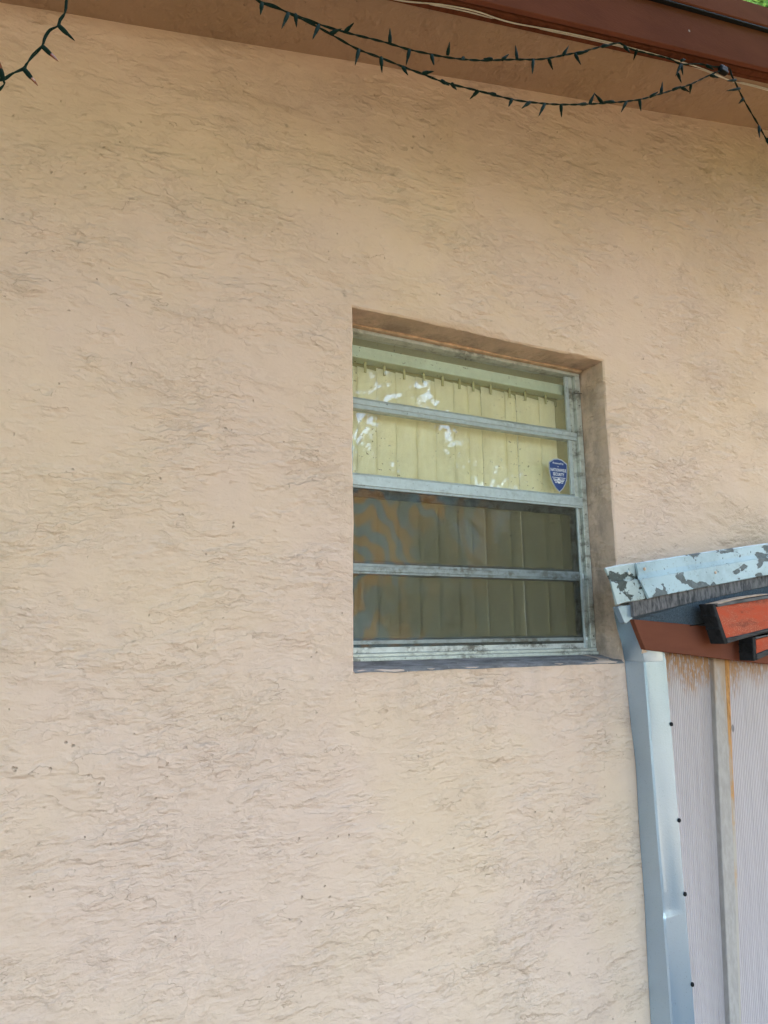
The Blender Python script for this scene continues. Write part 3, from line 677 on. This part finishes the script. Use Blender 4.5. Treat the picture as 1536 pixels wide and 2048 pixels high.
link('rivet', disc(at(1431, 1145, YB-0.031), 0.005, 0.002, 10), M['bare_edge'], shed)
# roof deck from the rake metal back to the stucco
a0, a1 = at(1226, 1141, YB-0.01), at(1640, 1080, YB-0.01)
bm = prism([a0+Vector((0, 0, 0)), a1, a1-Vector((0, 0, .03)), a0-Vector((0, 0, .03))], [Vector((p.x, -0.002, p.z)) for p in (a0+Vector((.22, 0, .03)), a1, a1-Vector((0, 0, .03)), a0+Vector((.22, 0, 0)))])
link('roof_deck', bm, M['grey_board'], shed)
bm = bmesh.new()
r0, r1 = at(1640, 1080, YB-0.01), Vector((4.6, 0, 1.05))
add_prism(bm, [r0, Vector((4.6, r0.y, 1.05)), Vector((4.6, r0.y, 1.0)), r0-Vector((0, 0, .05))], [Vector((r0.x+.001, -.002, r0.z)), Vector((4.6, -.002, 1.05)), Vector((4.6, -.002, 1.0)), Vector((r0.x+.001, -.002, r0.z-.05))])
bmesh.ops.recalc_face_normals(bm, faces=bm.faces); link('roof_deck', bm, M['grey_board'], shed)

# ------------------------------------------------------------------ red beams with black ends
def beam(label, cap, red, lip_lo, strips, yf, yb, grp):
    o = empty('roof_beam', at(*red[0], yf), label, 'beam', grp)
    link('beam_body', slab_px(red, yf, yb, 0.002, 1), M['red'], o)
    # end plate: on the left end, standing proud all round
    link('end_cap', slab_px(cap, yf-0.003, yb+0.004, 0.002, 1), M['cap'], o)
    c0, c1 = at(*cap[0], yf-0.003), at(*cap[-1], yf-0.003)
    for u in (0.30, 0.62):                      # pressed ribs across the end plate
        p = c0.lerp(c1, u)
        link('end_rib', box(p.x-0.0035, p.x+0.004, yf-0.0015, yb+0.0025, p.z-0.0035, p.z+0.0035, 0.001, 1), M['cap'], o)
    for q, mt in strips: link('edge_strip', slab_px(q, yf-0.004, yb, 0.0015, 1), M[mt], o)
    link('bottom_lip', slab_px(lip_lo, yf-0.005, yb-0.002, 0.003, 2), M['dark_lip'], o)
    return o
BG = 'red beams under the lean-to roof'
beam('larger upper red beam with black end plate, just below the flaking roof edge',
     [(1424.5, 1207.5), (1430.5, 1207), (1456, 1283), (1455, 1288), (1449, 1288)],
     [(1430, 1214), (1640, 1181), (1640, 1245), (1536, 1262), (1453, 1279)],
     [(1452, 1276), (1480, 1271), (1536, 1257), (1640, 1240), (1640, 1246), (1536, 1265), (1490, 1277), (1456, 1287)],
     [([(1433, 1209), (1470, 1201), (1536, 1190.5), (1640, 1172), (1640, 1178), (1536, 1197), (1470, 1208), (1436, 1214)], 'worn_lip'),
      ([(1434, 1207), (1470, 1198), (1500, 1192), (1536, 1187), (1536, 1189), (1500, 1194.5), (1470, 1200), (1436, 1208.7)], 'bare_edge')], -0.215, -0.168, BG)
beam('smaller lower red beam with black end plate, in front of the brown fascia',
     [(1505, 1275), (1512, 1273), (1514, 1319), (1511, 1322), (1507, 1322)],
     [(1512, 1279), (1640, 1250), (1640, 1292), (1536, 1306), (1513, 1313)],
     [(1513, 1308), (1536, 1299), (1640, 1285), (1640, 1294), (1536, 1311), (1514, 1321)],
     [([(1512, 1274), (1536, 1269), (1640, 1246), (1640, 1250), (1536, 1272.5), (1513, 1278)], 'worn_lip')], -0.195, -0.148, BG)

# ------------------------------------------------------------------ downspout
dsp = empty('downspout', (1.05, -0.045, GZ), 'pale blue-grey metal downspout running down between stucco and siding', 'downspout')
XD0, XD1, YD0, YD1 = 1.003, 1.101, -0.003, -0.088
zt = at(1262, 1255, 0).z
zs = sorted([zt - (zt-GZ)*i/44 for i in range(45)] + [-0.762, -0.770], reverse=True)
def wob(z, tab):
    for (za, a), (zb, b) in zip(tab, tab[1:]):
        if za >= z >= zb: return a + (b-a)*(za-z)/(za-zb)
    return 0.0
rear = [(0.3, -0.012), (0.05, -0.004), (-0.1, 0.0), (-0.20, 0.004), (-0.33, 0.014), (-0.55, 0.009), (-0.75, 0.010), (-0.9, 0.005), (-1.1, 0.0), (-1.5, 0.0)]
edge = [(0.3, -0.012), (0.05, -0.003), (-0.3, 0.0), (-0.55, 0.002), (-0.70, 0.008), (-0.755, 0.013), (-0.775, 0.003), (-0.9, 0.003), (-1.1, 0.0), (-1.5, 0.0)]
bm = bmesh.new(); rings = []
for z in zs:
    e = wob(z, edge); rr = wob(z, rear); b = 0.005
    off = -0.012*max(0, min(1, (z-0.02)/0.15))
    dn = 0.0085*(max(0, min(1, (-0.45-z)/0.31)) if z > -0.765 else max(0.15, min(1, 0.15+(-0.78-z)/0.40)))
    ring = [(XD0+rr, YD0, z), (XD0+rr*0.4+e*0.1+off, (YD0+YD1)/2, z), (XD0+e*0.3+off, YD1+b, z), (XD0+b+e*.6+off, YD1+dn*.3, z), (XD0+.02+e+off*.5, YD1+dn+0.0010*math.sin(z*9), z),
            ((XD0+XD1)/2, YD1+0.0015*math.sin(z*6+1), z), (XD1-b, YD1, z), (XD1, YD1+b, z), (XD1, YD0, z)]
    rings.append([bm.verts.new(p) for p in ring])
for a, b in zip(rings, rings[1:]):
    for k in range(9): bm.faces.new((a[k], a[(k+1) % 9], b[(k+1) % 9], b[k]))
bm.faces.new(rings[0]); bm.faces.new(rings[-1][::-1])
bmesh.ops.recalc_face_normals(bm, faces=bm.faces); link('pipe', bm, M['spout'], dsp, smooth=35)
# elbow sleeve at the top, leaning towards the window
def ring_at(x0, z, k=0.004, tip=0.0, yo=0.0): return [Vector((x0-k, YD0+0.0005, z+tip)), Vector((x0-k, YD1-k+yo, z-0.002)), Vector((XD1+k-.02, YD1-k+yo, z-0.002)), Vector((XD1+k-.02, YD0+0.0005, z+tip))]
bm = bmesh.new(); rr = []
for x0, z, tip in ((1.001, 0.003, 0.0), (0.993, 0.06, 0.0), (0.978, 0.11, 0.0), (0.970, 0.15, 0.0), (0.968, 0.178, 0.006)):
    rr.append([bm.verts.new(p) for p in ring_at(x0, z, 0.003, tip)])
for a, b in zip(rr, rr[1:]):
    for k in range(4): bm.faces.new((a[k], a[(k+1) % 4], b[(k+1) % 4], b[k]))
bm.faces.new(rr[0][::-1]); bm.faces.new(rr[-1])
bmesh.ops.recalc_face_normals(bm, faces=bm.faces); bevel(bm, 0.003, 2); link('elbow', bm, M['spout'], dsp, smooth=40)
# outlet piece at the top: bright front lapping over the elbow, with a cut lower corner
link('outlet', slab_px([(1236, 1214), (1241, 1211), (1262, 1210), (1269, 1218), (1271, 1231), (1253, 1247), (1249, 1245)], YD1-0.034, YD1-0.0095, 0.002, 2), M['spout'], dsp)
link('lap_tab', slab_px([(1285, 1293), (1295, 1304), (1284, 1307)], YD1-0.0065, YD1-0.004, 0.0006, 1), M['bare_edge'], dsp)
link('side_flange', box(XD1+0.0005, XD1+0.011, YD1+0.010, -0.0375, GZ, 0.012, 0.0015, 1), M['spout'], dsp)
for px, py in ((1345.5, 1448), (1361, 1640), (1373, 1787), (1388.5, 1967)):
    z = at(px, py, YD1).z
    link('screw', disc((XD1-0.001, YD1-0.0005, z), 0.0066, 0.005, 10), M['black'], dsp)
link('screw', disc(at(1279.5, 1283, YD1*0.5), 0.0035, 0.005, 8, Vector((-1, 0, 0))), M['black'], dsp)

# ------------------------------------------------------------------ light strings
HY = -0.30
def hang(px, py, j=0.0): return at(px, py, HY + j)
def wire(pts, root, r=0.0017):
    path = spline([hang(*p) for p in pts], 0.006); n = len(path)
    for s in (0, 1):
        bm = bmesh.new(); tw = []
        for i, p in enumerate(path):
            t = (path[min(i+1, n-1)]-path[max(i-1, 0)]).normalized(); a = t.cross(Vector((0, 1, 0))).normalized(); b = t.cross(a)
            an = i*0.42 + s*math.pi; tw.append(p + (a*math.cos(an)+b*math.sin(an))*r*0.95)
        add_tube(bm, tw, r, 5); link('wire', bm, M['green_wire'], root, smooth=60)
def lamp(b, tpx, root, tip=True, k=1.0, amber=True):
    j = random.uniform(-0.012, 0.012)
    p0, p1 = hang(*b), hang(tpx[0], tpx[1], j)
    d = p1-p0; L = d.length
    L = max(L, 0.034); d = d.normalized() if d.length > 1e-4 else Vector((0, 0, -1))
    if (p1-p0).length < 0.030:        # seen end-on: the lamp points towards or away from the wall
        d = (p1-p0 + Vector((0, random.choice((-1, 1))*math.sqrt(max(0, 0.034**2-(p1-p0).length**2)), 0))).normalized()
    bm = bmesh.new(); f = (0.0, 0.06, 0.30, 0.48, 0.56); rd = (0.0030, 0.0046, 0.0050, 0.0042, 0.0034)
    add_tube(bm, [p0 + d*L*q for q in f], [r*k for r in rd], 8)
    h = link('lamp_holder', bm, M['green_wire'], root, smooth=50, origin=p0)
    bm = bmesh.new(); f = (0.55, 0.70, 0.88, 1.0); rd = (0.0030, 0.0027, 0.0016, 0.0003)
    add_tube(bm, [p0 + d*L*q for q in f], [r*k for r in rd], 7)
    link('bulb', bm, M['bulb'] if amber else M['green_wire'], h, smooth=50, origin=p0 + d*L*0.55)
SG = 'green light strings hanging under the eave'
s1 = empty('light_string', hang(116, 52), 'dark green light string with amber bulbs, hanging at the far left', 'string lights', SG)
wire([(150, -60), (137, -25), (133, 0), (130, 25), (120, 40), (116, 52), (100, 60), (90, 75), (84, 92), (65, 112), (52, 130), (48, 137), (25, 147), (5, 159), (-25, 160), (-70, 150)], s1)
wire([(5, 158), (9, 166), (5, 173), (0, 178), (-12, 190)], s1, 0.0014)
for b, tp, am in (((117, 51), (150, 82), False), ((84, 92), (117, 123), True), ((47, 137), (76, 172), True), ((5, 158), (-1, 122), True), ((-30, 160), (-12, 190), True)): lamp(b, tp, s1, amber=am, k=1.1)
s2 = empty('light_string', hang(640, 50), 'dark green light string in two swags from upper middle to fascia', 'string lights', SG)
wire([(470, -40), (505, -8), (520, 3), (545, 10), (575, 25), (610, 37), (640, 49), (665, 57), (700, 67), (740, 77), (775, 86), (818, 99), (850, 106), (878, 112), (920, 118), (965, 121), (1000, 120), (1030, 119), (1075, 119), (1100, 116), (1130, 110), (1170, 102), (1200, 94), (1224, 88), (1240, 86)], s2)
wire([(480, -45), (512, -6), (522, 6), (560, 18), (590, 32), (630, 51), (668, 72), (715, 98), (760, 115), (805, 133), (850, 150), (890, 165), (950, 180), (1000, 193), (1036, 201), (1086, 207), (1120, 209), (1160, 209), (1200, 207), (1240, 204), (1280, 199), (1320, 188), (1360, 176), (1385, 167), (1420, 150), (1442, 141), (1455, 136)], s2)
A = [((524, 6), (521, 30)), ((577, 26), (563, 58)), ((591, 28), (593, 55)), ((638, 50), (625, 79)), ((690, 64), (700, 62)), ((780, 86), (780, 56)), ((819, 99), (812, 131)), ((863, 110), (868, 131)),
     ((895, 111), (891, 96)), ((927, 116), (917, 128)), ((985, 119), (968, 117)), ((1004, 120), (1018, 108)), ((1034, 118), (1031, 90)), ((1066, 120), (1065, 148)), ((1097, 117), (1106, 140)),
     ((1126, 111), (1138, 91)), ((1150, 108), (1162, 130)), ((1155, 107), (1177, 103)), ((1203, 93), (1222, 90))]
B = [((660, 68), (672, 74)), ((718, 99), (710, 131)), ((762, 114), (764, 146)), ((805, 133), (815, 149)), ((845, 147), (865, 151)), ((882, 161), (892, 180)), ((903, 167), (920, 172)), ((957, 181), (944, 192)),
     ((992, 190), (978, 176)), ((1024, 198), (1017, 214)), ((1060, 204), (1043, 217)), ((1090, 207), (1077, 233)), ((1122, 209), (1123, 235)), ((1172, 208), (1152, 209)), ((1179, 208), (1190, 185)),
     ((1205, 206), (1189, 187)), ((1228, 204), (1206, 203)), ((1253, 203), (1242, 225)), ((1279, 199), (1282, 223)), ((1300, 194), (1317, 183)), ((1322, 187), (1325, 163)), ((1345, 180), (1363, 172)),
     ((1363, 175), (1379, 184)), ((1382, 168), (1380, 186)), ((1420, 150), (1438, 156))]
for b, tp in A+B: lamp(b, tp, s2, amber=False, k=1.1)
s3 = empty('light_string', hang(1485, 195), 'dark green light string hanging steeply down at the right edge', 'string lights', SG)
wire([(1240, 86), (1262, 98), (1300, 108), (1340, 118), (1362, 128), (1400, 128), (1425, 133), (1457, 136), (1463, 150), (1472, 168), (1485, 195), (1505, 230), (1517, 250), (1525, 265), (1536, 285), (1556, 325), (1580, 380)], s3)
for b, tp in [((1248, 92), (1252, 111)), ((1274, 99), (1277, 113)), ((1362, 128), (1351, 153)), ((1362, 128), (1366, 151)), ((1355, 146), (1363, 166)), ((1362, 121), (1372, 119)), ((1412, 130), (1428, 140)), ((1472, 160), (1453, 162)),
              ((1480, 177), (1452, 182)), ((1487, 197), (1477, 208)), ((1518, 252), (1519, 276)), ((1533, 276), (1538, 292)), ((1550, 312), (1540, 335))]: lamp(b, tp, s3, amber=False, k=1.1)
pc = hang(1446, 141)
link('plug', box(pc.x-0.020, pc.x+0.020, pc.y-0.010, pc.y+0.010, pc.z-0.014, pc.z+0.016, 0.005, 2), M['black'], s3)
cab = empty('white_cable', at_soffit(1216, 80, -0.005), 'thin white cable tacked along the soffit beside the brown fascia', 'cable')
c1 = [at_soffit(x, y, -0.0045) for x, y in ((700, -32), (800, 0), (880, 12), (950, 27), (1020, 47), (1120, 66), (1220, 88), (1290, 106), (1340, 121), (1400, 138), (1460, 161), (1480, 166), (1536, 181), (1600, 203))]
c2 = [at_soffit(x, y, -0.0085) for x, y in ((690, -34), (790, -1), (880, 9), (950, 22), (1020, 44.5), (1120, 63), (1220, 85), (1300, 106), (1350, 120), (1410, 139), (1466, 163.5), (1484, 165), (1536, 178), (1600, 199))]
for c in (c1, c2):
    bm = bmesh.new(); add_tube(bm, spline(c, 0.02), 0.0021, 6); link('strand', bm, M['white_cable'], cab, smooth=60)

# ------------------------------------------------------------------ trees (one over the roof, some mirrored in the glass, the rest added to block light)
def crown_mesh(blobs, leaves, size, rnd):
    vs, fs = [], []
    for (cx, cy, cz, r) in blobs:
        for _ in range(int(leaves*r*r)):
            d = Vector((rnd.gauss(0, 1), rnd.gauss(0, 1), rnd.gauss(0, 1))).normalized()
            p = Vector((cx, cy, cz)) + d*r*rnd.uniform(0.35, 1.0)**0.6*Vector((1, 1, 0.8)).length/1.6
            nrm = (d + Vector((rnd.gauss(0, .6), rnd.gauss(0, .6), rnd.gauss(0, .6)+.3))).normalized()
            a = nrm.orthogonal().normalized(); a = (Matrix.Rotation(rnd.uniform(0, 6.28), 3, nrm) @ a); b = nrm.cross(a)
            s = size*rnd.uniform(0.6, 1.3); i = len(vs)
            vs += [p - a*s, p + b*s*0.42, p + a*s, p - b*s*0.42]; fs.append((i, i+1, i+2, i+3))
    me = bpy.data.meshes.new('crown'); me.from_pydata([tuple(v) for v in vs], [], fs); me.materials.append(M['leaf']); return me
def tree(name, loc, h, spread, label, seed, base=0.35, leaves=230, size=0.10, group=None, nb=16):
    rnd = random.Random(seed); o = empty(name, loc, label, 'tree', group)
    L = Vector(loc); bm = bmesh.new(); top = h*0.78
    trunk = [L + Vector((0.1*math.sin(k*1.3+seed), 0.1*math.cos(k*1.7+seed), top*k/6)) for k in range(7)]
    add_tube(bm, trunk, [0.16*(1-0.13*k)*h/7 for k in range(7)], 9)
    blobs = []
    for i in range(nb):
        a = i*2.4 + rnd.uniform(-.4, .4); q = i/(nb-1); z = h*(base + (0.95-base)*q); rr = spread*math.sin(math.pi*(0.22+0.72*q))*rnd.uniform(0.45, 1.0)
        c = Vector((rr*math.cos(a), rr*math.sin(a), z)); blobs.append((c.x, c.y, c.z, rnd.uniform(0.28, 0.44)*spread))
        s = L + Vector((0, 0, max(h*0.2, z*0.72)))
        add_tube(bm, [s, (s+L+c)/2 + Vector((0, 0, .12)), L+c], [0.05*h/7, 0.035*h/7, 0.012], 6)
    link('trunk', bm, M['bark'], o, smooth=60)
    cr = bpy.data.objects.new('crown', crown_mesh(blobs, leaves, size, rnd)); COL.objects.link(cr); cr.parent = o
    return o
tree('broadleaf_tree', (10.0, 5.2, GZ), 13.0, 3.6, 'green leafy tree showing above the brown roof edge, top right corner', 3, 0.45, 1000, 0.12)
TG = 'trees facing the wall, reflected in the glass'
tree('broadleaf_tree', (1.95, -10.0, GZ), 8.5, 3.3, 'broad tree facing the house wall, reflected in the panes', 11, 0.50, 1100, 0.12, TG)
tree('broadleaf_tree', (7.5, -9.6, GZ), 7.5, 3.0, 'bushier low tree facing the lean-to, right of the tall one', 17, 0.16, 1500, 0.12, TG)
tree('broadleaf_tree', (12.5, -7.5, GZ), 8.0, 3.2, 'farthest right tree facing the lean-to across the yard', 29, 0.22, 800, 0.12, TG)

# added tree out of view: its low wide canopy blocks sky from the upper wall
rnd = random.Random(5)
st = empty('sky_blocker_tree', (-4.6, -5.2, GZ), 'added out-of-view tree whose low canopy blocks sky light from the wall', 'tree')
bl = []
for i in range(70):
    x = rnd.uniform(-7.0, 6.0); y = rnd.uniform(-3.9, -1.35); bl.append((x+4.6, y+5.2, 4.12 + rnd.uniform(0, 0.6) , rnd.uniform(0.8, 1.15)))
bm = bmesh.new(); L = Vector((-4.6, -5.2, GZ))
add_tube(bm, [L, L+Vector((.1, 0, 1.2)), L+Vector((.3, .1, 2.4)), L+Vector((.8, .3, 3.6))], [.24, .2, .17, .12], 10)
for b in bl[::2]:
    c = L+Vector(b[:3]); q = L+Vector((.6, .25, 3.2)); add_tube(bm, [q, (q+c)/2+Vector((0, 0, .35)), c], [.07, .045, .012], 6)
link('trunk', bm, M['bark'], st, smooth=60)
cr = bpy.data.objects.new('crown', crown_mesh(bl, 420, 0.13, rnd)); COL.objects.link(cr); cr.parent = st

LG = 'unseen bushy trees added to block light from the left'  # added out of view to keep light off the left-facing sides
tree('left_blocker_tree', (-5.2, -2.2, GZ), 5.2, 1.9, 'added light-blocking bushy tree at the left end of the yard, close to the wall', 41, 0.12, 1100, 0.10, LG)
tree('left_blocker_tree', (-7.2, -5.6, GZ), 6.0, 2.3, 'added light-blocking bushy tree at the left end of the yard, farther from the wall', 43, 0.12, 900, 0.11, LG)
